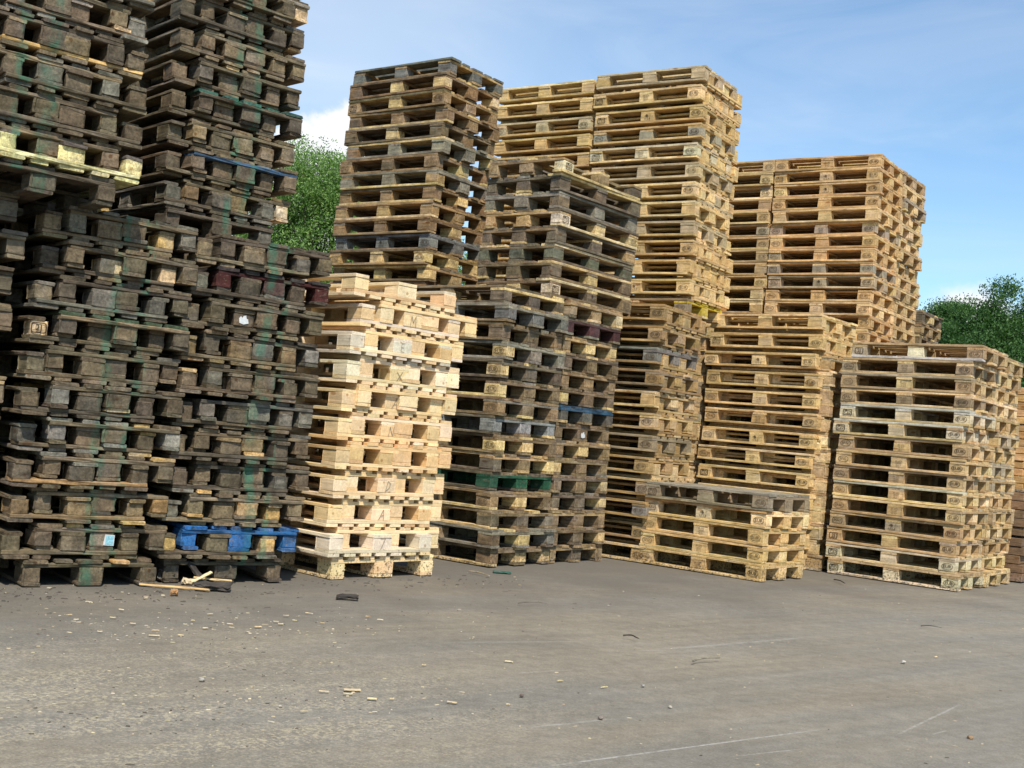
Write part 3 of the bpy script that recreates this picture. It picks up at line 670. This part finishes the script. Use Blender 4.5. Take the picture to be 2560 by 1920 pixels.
# front right pile ---------------------------------------------------------------------------------------------------------------------
H_c, H_y = (4.062, 10.555), 52.7
def h_st(i, r):
    m_ = ink if r.random() < .4 else ink_soft
    d = {'b22': ('epal', 'front', m_), 'b02': ('eur', 'front', m_), 'b12': ('code', 'front', ink_soft)}
    if i in (0, 1, 9, 10): d = {'b22': ('cd', 'front', ink), 'b02': ('eur', 'front', ink)}
    if i == 3: d = {'b22': ('mav', 'front', ink), 'b12': ('date', 'front', ink), 'b02': ('eur', 'front', ink)}
    if i == 2: d = {'b22': ('rail', 'front', ink), 'b02': ('eur', 'front', ink)}
    if i == 14: d = {'b22': ('rail', 'front', ink), 'b02': ('eur', 'front', ink_soft)}
    return d
pl = (.60, .49, .31)
stack(H_c, H_y, 15, 'euro', 'tan', 'used', 'wood', 0, False, .1458, (-.003, .001), look='tan', where='front right pile', group='pallets in the front right pile', seed=141, jr=.010, jl=.012, stamps=h_st,
      over={0: {'b': pl, 'k2': (.6, .46, .29)}, 1: {'b': pl, 'd4': pl}, 9: {'b': pl, 'd4': (.55, .5, .42)}, 10: {'b': pl, 's': (.5, .46, .38), 'd4': (.5, .46, .39)}, 14: {'b12': (.64, .54, .37), 'k2': (.5, .46, .39)}, 5: {'d4': (.6, .52, .38)}, 11: {'b': (.3, .215, .12)}, 13: {'b': (.3, .22, .13)}},
      jit={14: (-.085, .0), 13: (.0, .0), 3: (.012, .0), 2: (.03, .0), 1: (.03, .005), 0: (0, 0)})
stack(H_c, H_y, 15, 'euro', 'tan', 'used', 'wood', 0, False, .1458, (-.003, .001), boff=.84, look='tan', where='pile behind the front right pile', group='pallets behind the front right pile', seed=142, jr=.012, jl=.018)

# everything past the three hundred largest, and the supports nobody sees, is one mass
S0 = Vector((S1c[0], S1c[1], 0)) - r1 * 1.0 + l1 * .02
stack((S0.x, S0.y), S1y, 21, 'narrow', 'dark', 'dark', 'sprayed_a', 0, True, .1925, (.010, .004), .07, -.10, real=(99, 99), seed=12, jr=.018, jl=.03)
def behind(c, y, n, nest, pitch, pal, a, b=0.0, sd=0, kind='euro'): stack(c, y, n, kind, pal, 'dark' if pal == 'dark' else 'used', 'old', 0, nest, pitch, aoff=a, boff=b, real=(99, 99), seed=200 + sd)
behind(S1c, S1y, 34, True, .20, 'dark', 1.30, 0, 1, 'narrow'); behind(S1c, S1y, 34, True, .20, 'dark', 1.32, -.8, 2, 'narrow')
behind(S2c, S2y, 20, True, .20, 'dark', 1.30, 0, 3, 'narrow'); behind(A_c, A_y, 14, False, .1462, 'mixed', 1.32, 0, 4); behind(A_c, A_y, 14, False, .1462, 'mixed', 1.32, .84, 5)
behind(L_c, L_y, 22, True, .19, 'tan', 1.30, 0, 6); behind(H_c, H_y, 14, False, .1462, 'tan', 1.30, 0, 7); behind(H_c, H_y, 14, False, .1462, 'tan', 1.30, .84, 8); behind(E_c, E_y, 22, True, .19, 'tan', 1.26, .05, 9)
m = mesh('pallet_mass', stuff_v, stuff_f, wood_mats['mass'])
at = m.attributes.new('tone', 'FLOAT_COLOR', 'FACE')
at.data.foreach_set('color', np.array([(*c, 1) for c in stuff_c], dtype=np.float32).ravel())
o = link(bpy.data.objects.new('stacked_pallets', m))
tag(o, 'further stacked pallets showing behind and between the front piles', 'pallets', kind='stuff')
print('pallets', count[0], 'stuff faces', len(stuff_f), 'dup labels', len(labels) - len(set(labels)), 'longest', max(len(l.split()) for l in labels))

# ------------------------------------------------------------------ sawn timber at the right edge
def timber():
    base = G(2560, 1440); t = R(53)
    rd, ld = dirs(53)
    p0 = Vector((5.25, 12.05, 0))
    for b, (z0, n, col, nm, lab) in enumerate(((0.0, 10, (.22, .135, .075), 'timber_bundle', 'dark bundle of sawn timber under the orange boards, right edge'), (.915, 14, (.55, .32, .13), 'timber_bundle', 'orange bundle of fresh sawn boards at the right edge'))):
        root = empty(nm, p0 + Vector((0, 0, z0)), (0, 0, t + math.pi / 2)); tag(root, lab, 'timber', 'bundles of sawn timber')
        z = 0.0
        for k in range(n):
            h = .088 if b == 0 else .075
            for j in range(3):
                ms = piece('board', (3.0, .30, h - .006), 'used', wood_mats['wood'])
                o_ = bpy.data.objects.new('timber_board', ms[rng.randrange(6)]); o_.color = (*near(col, .2, rng), 1)
                o_.location = (1.5 + rng.uniform(-.04, .04), -.15 - j * .305 + rng.uniform(-.008, .008), z + h / 2 + (.02 if k > 4 and b == 0 else 0)); link(o_, root)
            z += h
timber()

# ------------------------------------------------------------------ litter on the ground
chip_mat = wood_material('splintered_wood', .25, splashed=False); wood_mats['litter'] = wood_material('litter_wood', .7, splashed=False); wood_mats['crumb'] = wood_material('crumb_wood', .4, None, True, False)
def chip(px, py, L_, w, h, ang, col, name='wood_chip', label='pale wood chip lying on the dusty ground', cat='wood chip', group='pale wood chips scattered over the yard', style='used'):
    m_ = fix_normals(mesh(name, *board_geo(L_, w, h, h * .3, min(w, h) * .35, rng), chip_mat))
    o_ = link(bpy.data.objects.new(name, m_)); o_.location = G(px, py) + Vector((0, 0, h / 2 + .001)); o_.rotation_euler = (rng.uniform(-.1, .1), rng.uniform(-.06, .06), ang)
    o_.color = (*col, 1); return tag(o_, label, cat, group)
for px, py, L_ in ((282, 1545, .07), (332, 1560, .06), (303, 1525, .04), (250, 1580, .05), (388, 1577, .05), (452, 1589, .06), (525, 1536, .05), (575, 1561, .05), (482, 1552, .04), (513, 1571, .06), (534, 1575, .04), (579, 1570, .045), (690, 1555, .06), (702, 1561, .04),
                   (715, 1540, .06), (737, 1552, .05), (773, 1534, .07), (806, 1558, .05), (645, 1568, .08), (920, 1542, .04), (950, 1550, .05), (385, 1590, .08), (190, 1550, .04), (175, 1538, .035), (365, 1496, .03), (218, 1505, .04), (1510, 1719, .06), (1400, 1703, .05), (2340, 1643, .04), (1690, 1670, .03),
                   (1130, 1757, .06), (930, 1748, .07), (880, 1726, .12), (810, 1730, .08), (1272, 1655, .07), (980, 1748, .04), (870, 1736, .07), (760, 1780, .05), (1060, 1664, .03), (1270, 1762, .04)):
    chip(px, py, L_ * rng.uniform(.4, .7), L_ * rng.uniform(.08, .2), .004, rng.uniform(-.5, .5) + .3, near((.62, .49, .28), .15, rng))
chip(435, 1487, .05, .035, .03, .4, (.42, .23, .10), 'wood_chip', 'orange brown wood lump below the dark lower bundle', 'wood chip', None)
def stick(a, b_, rad, col, label, bend=.01, name='stick'):
    A, B = G(*a), G(*b_); n = 7; secs = []; u = (B - A).normalized(); v = Vector((-u.y, u.x, 0))
    for i in range(n + 1):
        t = i / n; p = A.lerp(B, t) + v * math.sin(t * 5) * bend + Vector((0, 0, rad + .002 + abs(math.sin(t * 3)) * .006)); q = rad * .62 * (1 - .4 * t) * rng.uniform(.8, 1.1)
        secs.append([p + v * math.cos(k * math.pi / 3) * q + Vector((0, 0, math.sin(k * math.pi / 3) * q)) for k in range(6)])
    c0 = A.lerp(B, .5); vs, fs = loft([[p - c0 for p in s] for s in secs])
    o_ = link(bpy.data.objects.new(name, fix_normals(mesh(name, vs, fs, wood_mats['litter'])))); o_.location = c0; o_.color = (*col, 1)
    return tag(o_, label, 'stick')
stick((1732, 1658), (1795, 1649), .008, (.22, .19, .14), 'short grey stick lying on bare asphalt in the right foreground')
stick((1558, 1593), (1600, 1600), .008, (.06, .05, .04), 'dark bent twig on the ground before the low pile', .02)
stick((2302, 1568), (2352, 1572), .007, (.10, .09, .075), 'thin dark twig on the ground below the front right pile')
stick((1172, 1432), (1226, 1444), .010, (.40, .31, .19), 'pale stick on the ground before the weathered pile')
stick((1295, 1511), (1365, 1511), .006, (.13, .11, .09), 'long thin grey twig in the middle of the yard')
stick((1412, 1402), (1450, 1407), .007, (.42, .35, .24), 'pale splinter leaning at the foot of the blue pallet pile')
stick((2085, 1452), (2115, 1462), .010, (.06, .05, .04), 'dark twig on the ground left of the front right pile')
def slab(px, py, dims, ang, col, name, label, cat, tilt=(0, 0), mat=None, rough=.3, z=0):
    ch = min(dims[1:]) * .25
    m_ = fix_normals(mesh(name, *board_geo(*dims, ch, min(dims[1:]) * rough, rng), mat or (chip_mat if sum(col) > .9 else wood_mats['litter'])))
    o_ = link(bpy.data.objects.new(name, m_)); o_.location = G(px, py) + Vector((0, 0, dims[2] / 2 + z)); o_.rotation_euler = (tilt[0], tilt[1], ang); o_.color = (*col, 1)
    return tag(o_, label, cat)
slab(868, 1496, (.14, .045, .022), .1, (.050, .042, .036), 'wood_lump', 'charred dark lump of wood lying alone before the white stack', 'wood lump', (.1, -.05), rough=.5)
slab(532, 1474, (.22, .09, .022), .25, (.060, .050, .042), 'bark_slab', 'dark slab of bark among splinters before the blue painted pallet', 'bark', (.25, .06), rough=.7, z=.015)
slab(492, 1460, (.22, .04, .02), 2.4, (.055, .047, .04), 'bark_strip', 'dark strip of bark leaning against the lower dark bundle', 'bark', (.2, -.5), rough=.5, z=.05)
slab(530, 1470, (.22, .018, .010), .18, (.60, .42, .2), 'splintered_lath', 'pale splintered lath lying across the bark slab', 'lath', (.1, .03), rough=.3, z=.045)
slab(500, 1472, (.15, .022, .012), .9, (.66, .52, .3), 'wood_splinter', 'short pale splinter standing out of the bark heap', 'splinter', (.2, -.35), rough=.35, z=.06)
slab(436, 1470, (.40, .016, .012), .03, (.55, .36, .16), 'wood_splinter', 'long thin orange splinter beside the bark heap', 'splinter', (0, 0), rough=.3)
slab(468, 1459, (.07, .05, .03), .3, (.62, .5, .32), 'wood_offcut', 'pale block offcut beside the bark heap', 'offcut', (0, .1))
slab(1255, 1432, (.14, .05, .012), .1, (.05, .13, .10), 'painted_board_piece', 'green painted board piece on the ground before the weathered pile', 'board piece', (0, 0))
slab(415, 1451, (.13, .10, .06), .2, (.11, .095, .08), 'earth_clod', 'clod of earth against the foot of the lower dark bundle', 'earth clod', (0, .1), rough=.6)
def stone(px, py, s, col, label):
    s *= .68; col = tuple(x * .8 for x in col)
    bm = bmesh.new(); bmesh.ops.create_icosphere(bm, subdivisions=2, radius=s)
    for v in bm.verts: v.co *= 1 + mnoise.noise(v.co / s * 1.4 + Vector((px, py, 0))) * .35
    for v in bm.verts: v.co.z *= .7
    me = bpy.data.meshes.new('stone'); bm.to_mesh(me); bm.free(); me.materials.append(flat_mat('stone', col, .9, .25, 50))
    o_ = link(bpy.data.objects.new('stone', me)); o_.location = G(px, py) + Vector((0, 0, s * .45)); return tag(o_, label, 'stone', 'stones lying on the yard')
stone(1502, 1797, .016, (.24, .20, .17), 'brownish stone in the near middle of the yard')
stone(1304, 1741, .013, (.16, .12, .10), 'small dark reddish stone lying in the near yard centre')
stone(1608, 1716, .012, (.33, .31, .28), 'small pale grey stone lying right of a pale chip')
stone(2259, 1657, .018, (.5, .46, .4), 'pale stone on the asphalt before the front right pile')
stone(505, 1702, .017, (.40, .37, .32), 'pale grey stone in the sawdust at left')
stone(2496, 1460, .014, (.52, .46, .34), 'small pale stone near the foot of the front right pile')
stone(1675, 1769, .012, (.45, .40, .32), 'small cream stone in the near right of the yard')
stone(2426, 1847, .018, (.32, .21, .12), 'orange brown stone at the lower right of the yard')
# countless crumbs of wood and bark
cv, cf, cc = [], [], []
for i in range(1080):
    u = rng.random()
    foot = i >= 760
    if foot: px, py = (rng.uniform(-20, 760), rng.gauss(1478, 14)) if u < .7 else (rng.uniform(760, 1320), rng.gauss(1452, 12))
    elif u < .30: px, py = rng.gauss(520, 320), rng.gauss(1560, 30)
    elif u < .58: px, py = rng.gauss(500, 380), rng.gauss(1745, 45)
    elif u < .80: px, py = rng.uniform(-50, 2600), rng.uniform(1470, 1640)
    else: px, py = rng.uniform(-50, 2600), rng.uniform(1500, 1915)
    if py < 1430 or py > 1930: continue
    p = G(px, py); a = rng.gauss(.35, .5); ln = abs(rng.gauss(.0025, .0035)) + .002; w = ln * rng.uniform(.2, .6); h = rng.uniform(.001, .003)
    if foot: ln *= rng.uniform(.6, 2.6); h *= 2
    u_, v_ = Vector((math.cos(a), math.sin(a), 0)) * ln, Vector((-math.sin(a), math.cos(a), 0)) * w
    k = len(cv); top = Vector((rng.uniform(-.2, .2) * ln, 0, h + .001))
    z = Vector((0, 0, .0005 + mnoise.noise(Vector((p.x * .5, p.y * .5, 3))) * 0.012 - .006)); p = p + z
    cv += [p - u_ - v_ * rng.uniform(.3, 1), p + u_ - v_ * rng.uniform(.3, 1), p + u_ + v_ * rng.uniform(.3, 1), p - u_ + v_, p - u_ * .7 + top, p + u_ * .7 + top]
    cf += [(k, k + 1, k + 5, k + 4), (k + 2, k + 3, k + 4, k + 5), (k + 1, k + 2, k + 5), (k + 3, k, k + 4)]
    col = near((.40, .335, .225) if rng.random() < (.06 if foot else .72 if py > 1530 else .35) else (.105, .088, .070), .3, rng)
    cc += [col] * 4
m = mesh('wood_crumbs', cv, cf, wood_mats['crumb'])
at = m.attributes.new('tone', 'FLOAT_COLOR', 'FACE'); at.data.foreach_set('color', np.array([(*c, 1) for c in cc], dtype=np.float32).ravel())
tag(link(bpy.data.objects.new('wood_crumbs', m)), 'scattered crumbs of wood and bark over the yard', 'wood crumbs', kind='stuff')

# ------------------------------------------------------------------ trees
def leaf_material(name, dark, light):
    m, nt, b = new_mat(name); L = nt.links.new
    geo = N(nt, 'ShaderNodeNewGeometry')
    mx = N(nt, 'ShaderNodeMix', data_type='RGBA', inp={'A': (*dark, 1), 'B': (*light, 1)}); L(geo.outputs['Random Per Island'], mx.inputs['Factor'])
    L(mx.outputs['Result'], b.inputs['Base Color']); b.inputs['Roughness'].default_value = .5; b.inputs['Specular IOR Level'].default_value = .3
    tr = N(nt, 'ShaderNodeBsdfTranslucent'); g2 = N(nt, 'ShaderNodeVectorMath', operation='MULTIPLY', inp={1: (1.1, 1.25, .6)}); L(mx.outputs['Result'], g2.inputs[0]); L(g2.outputs[0], tr.inputs['Color'])
    ms = N(nt, 'ShaderNodeMixShader', inp={0: .35}); L(b.outputs[0], ms.inputs[1]); L(tr.outputs[0], ms.inputs[2])
    L(ms.outputs[0], nt.nodes['Material Output'].inputs['Surface'])
    return m
bark_mat = flat_mat('tree_bark', (.10, .08, .06), .9, .4, 12)
def tree(loc, height, blobs, nclump, per, leaf, mat, label, group, seed):
    r = np.random.default_rng(seed); pr = random.Random(seed)
    root = empty('tree', loc); tag(root, label, 'tree', group)
    tv, tf = [], []
    def limb(a, b_, r0, r1, n=6):
        secs = []
        for i in range(n + 1):
            t = i / n; p = a.lerp(b_, t) + Vector((math.sin(t * 5 + r0 * 90) * .06, math.cos(t * 4 + r0 * 50) * .06, 0)) * (height / 8); q = r0 + (r1 - r0) * t
            secs.append([p + Vector((math.cos(k * math.pi / 4) * q, math.sin(k * math.pi / 4) * q, 0)) for k in range(8)])
        v, f = loft(secs); k = len(tv); tv.extend(v); tf.extend(tuple(i + k for i in x) for x in f)
    limb(Vector((0, 0, -.1)), Vector((0, 0, height * .55)), height * .022, height * .012)
    centres = []
    tot = sum(b_[3] * b_[4] * b_[5] for b_ in blobs)
    for (x, y, z, a, b_, c) in blobs:
        limb(Vector((0, 0, height * pr.uniform(.22, .5))), Vector((x, y, z)), height * .010, height * .003)
        k = max(6, int(nclump * a * b_ * c / tot))
        d = r.normal(size=(k, 3)); d /= np.linalg.norm(d, axis=1)[:, None]
        rad = r.uniform(.25, 1.0, size=(k, 1)) ** .6
        centres.append(np.array([[x, y, z]]) + d * rad * np.array([[a, b_, c]]))
    cen = np.concatenate(centres)
    for p in cen[::9]: limb(Vector((0, 0, height * .5)).lerp(Vector(p), .25), Vector(p), height * .004, height * .0015, 4)
    link(bpy.data.objects.new('trunk', fix_normals(mesh('trunk', tv, tf, bark_mat, True))), root)
    cr = r.uniform(.55, 1.35, size=len(cen)) * .36
    g = r.normal(size=(len(cen) * per, 3)); g /= np.linalg.norm(g, axis=1)[:, None]; g *= r.uniform(0, 1, size=(len(g), 1)) ** .45
    P = np.repeat(cen, per, axis=0) + g * np.repeat(cr, per)[:, None] * np.array([1, 1, .8]) * 1.3
    n = len(P)
    u = r.normal(size=(n, 3)); u[:, 2] -= .5; u /= np.linalg.norm(u, axis=1)[:, None]
    v = np.cross(u, r.normal(size=(n, 3))); v /= np.linalg.norm(v, axis=1)[:, None]
    s = leaf * r.uniform(.6, 1.3, size=(n, 1)); w = s * .42
    nrm = np.cross(u, v)
    V = np.stack([P - u * s * .5, P + v * w * .5 + nrm * s * .06, P + u * s * .5, P - v * w * .5 + nrm * s * .06], axis=1).reshape(-1, 3)
    me = bpy.data.meshes.new('crown'); me.vertices.add(n * 4); me.vertices.foreach_set('co', V.astype(np.float32).ravel())
    me.loops.add(n * 4); me.loops.foreach_set('vertex_index', np.arange(n * 4, dtype=np.int32)); me.polygons.add(n); me.polygons.foreach_set('loop_start', np.arange(0, n * 4, 4, dtype=np.int32))
    me.update(calc_edges=True); me.validate(); me.materials.append(mat)
    link(bpy.data.objects.new('crown', me), root)
leaf_a = leaf_material('willow_leaves', (.09, .19, .04), (.26, .39, .12))
leaf_b = leaf_material('dark_leaves', (.034, .098, .026), (.10, .195, .055))
# the light green tree between the dark bundle and the brown pile
q = at_dist(790, 560, 26.0); base = Vector((q.x + .2, q.y, 0)); h = at_dist(790, 350, 26).z
tree(base, h, [(0, 0, q.z - .6, 1.7, 1.6, 1.9), (-.5, -.3, q.z + .8, 1.0, 1.0, 1.0), (.25, 0, h - .95, .55, .6, .85), (-.2, .2, h - 1.5, .9, .9, .8), (1.9, .4, q.z - .9, 1.5, 1.4, 1.2), (-1.3, .2, q.z - 1.2, 1.2, 1.2, 1.5), (2.9, .6, q.z - 1.8, 1.3, 1.2, 1.2), (0, 0, q.z - 2.5, 2.0, 1.7, 1.6)], 1250, 190, .066, leaf_a,
     'light green leafy tree between the dark bundle and the brown pile', 'trees behind the yard', 3)
# the darker trees beyond the right piles
q = at_dist(2370, 745, 40.0)
tree(Vector((q.x, q.y, 0)), q.z, [(0, 0, q.z - 1.3, 1.2, 1.2, 1.25), (.5, 0, q.z - .9, .8, .8, .8), (-.6, 0, q.z - 2.0, 1.3, 1.2, 1.5), (.8, 0, q.z - 2.8, 1.5, 1.4, 1.7), (0, 0, q.z - 4.5, 2.0, 1.6, 2.0)], 560, 190, .10, leaf_b, 'smaller dark green tree beyond the tall right pile', 'trees behind the yard', 8)
q = at_dist(2512, 705, 38.0)
tree(Vector((q.x, q.y, 0)), q.z, [(0, 0, q.z - 1.0, .9, .9, 1.0), (-.9, 0, q.z - 1.8, 1.1, 1.1, 1.1), (1.0, 0, q.z - 1.5, 1.2, 1.1, 1.2), (0, 0, q.z - 3.0, 2.2, 1.8, 1.9), (2.2, 0, q.z - 2.6, 1.5, 1.4, 1.8), (-.4, 0, q.z - 5.0, 2.4, 1.8, 2.0)], 700, 190, .10, leaf_b, 'larger dark green tree at the right edge of the photo', 'trees behind the yard', 9)
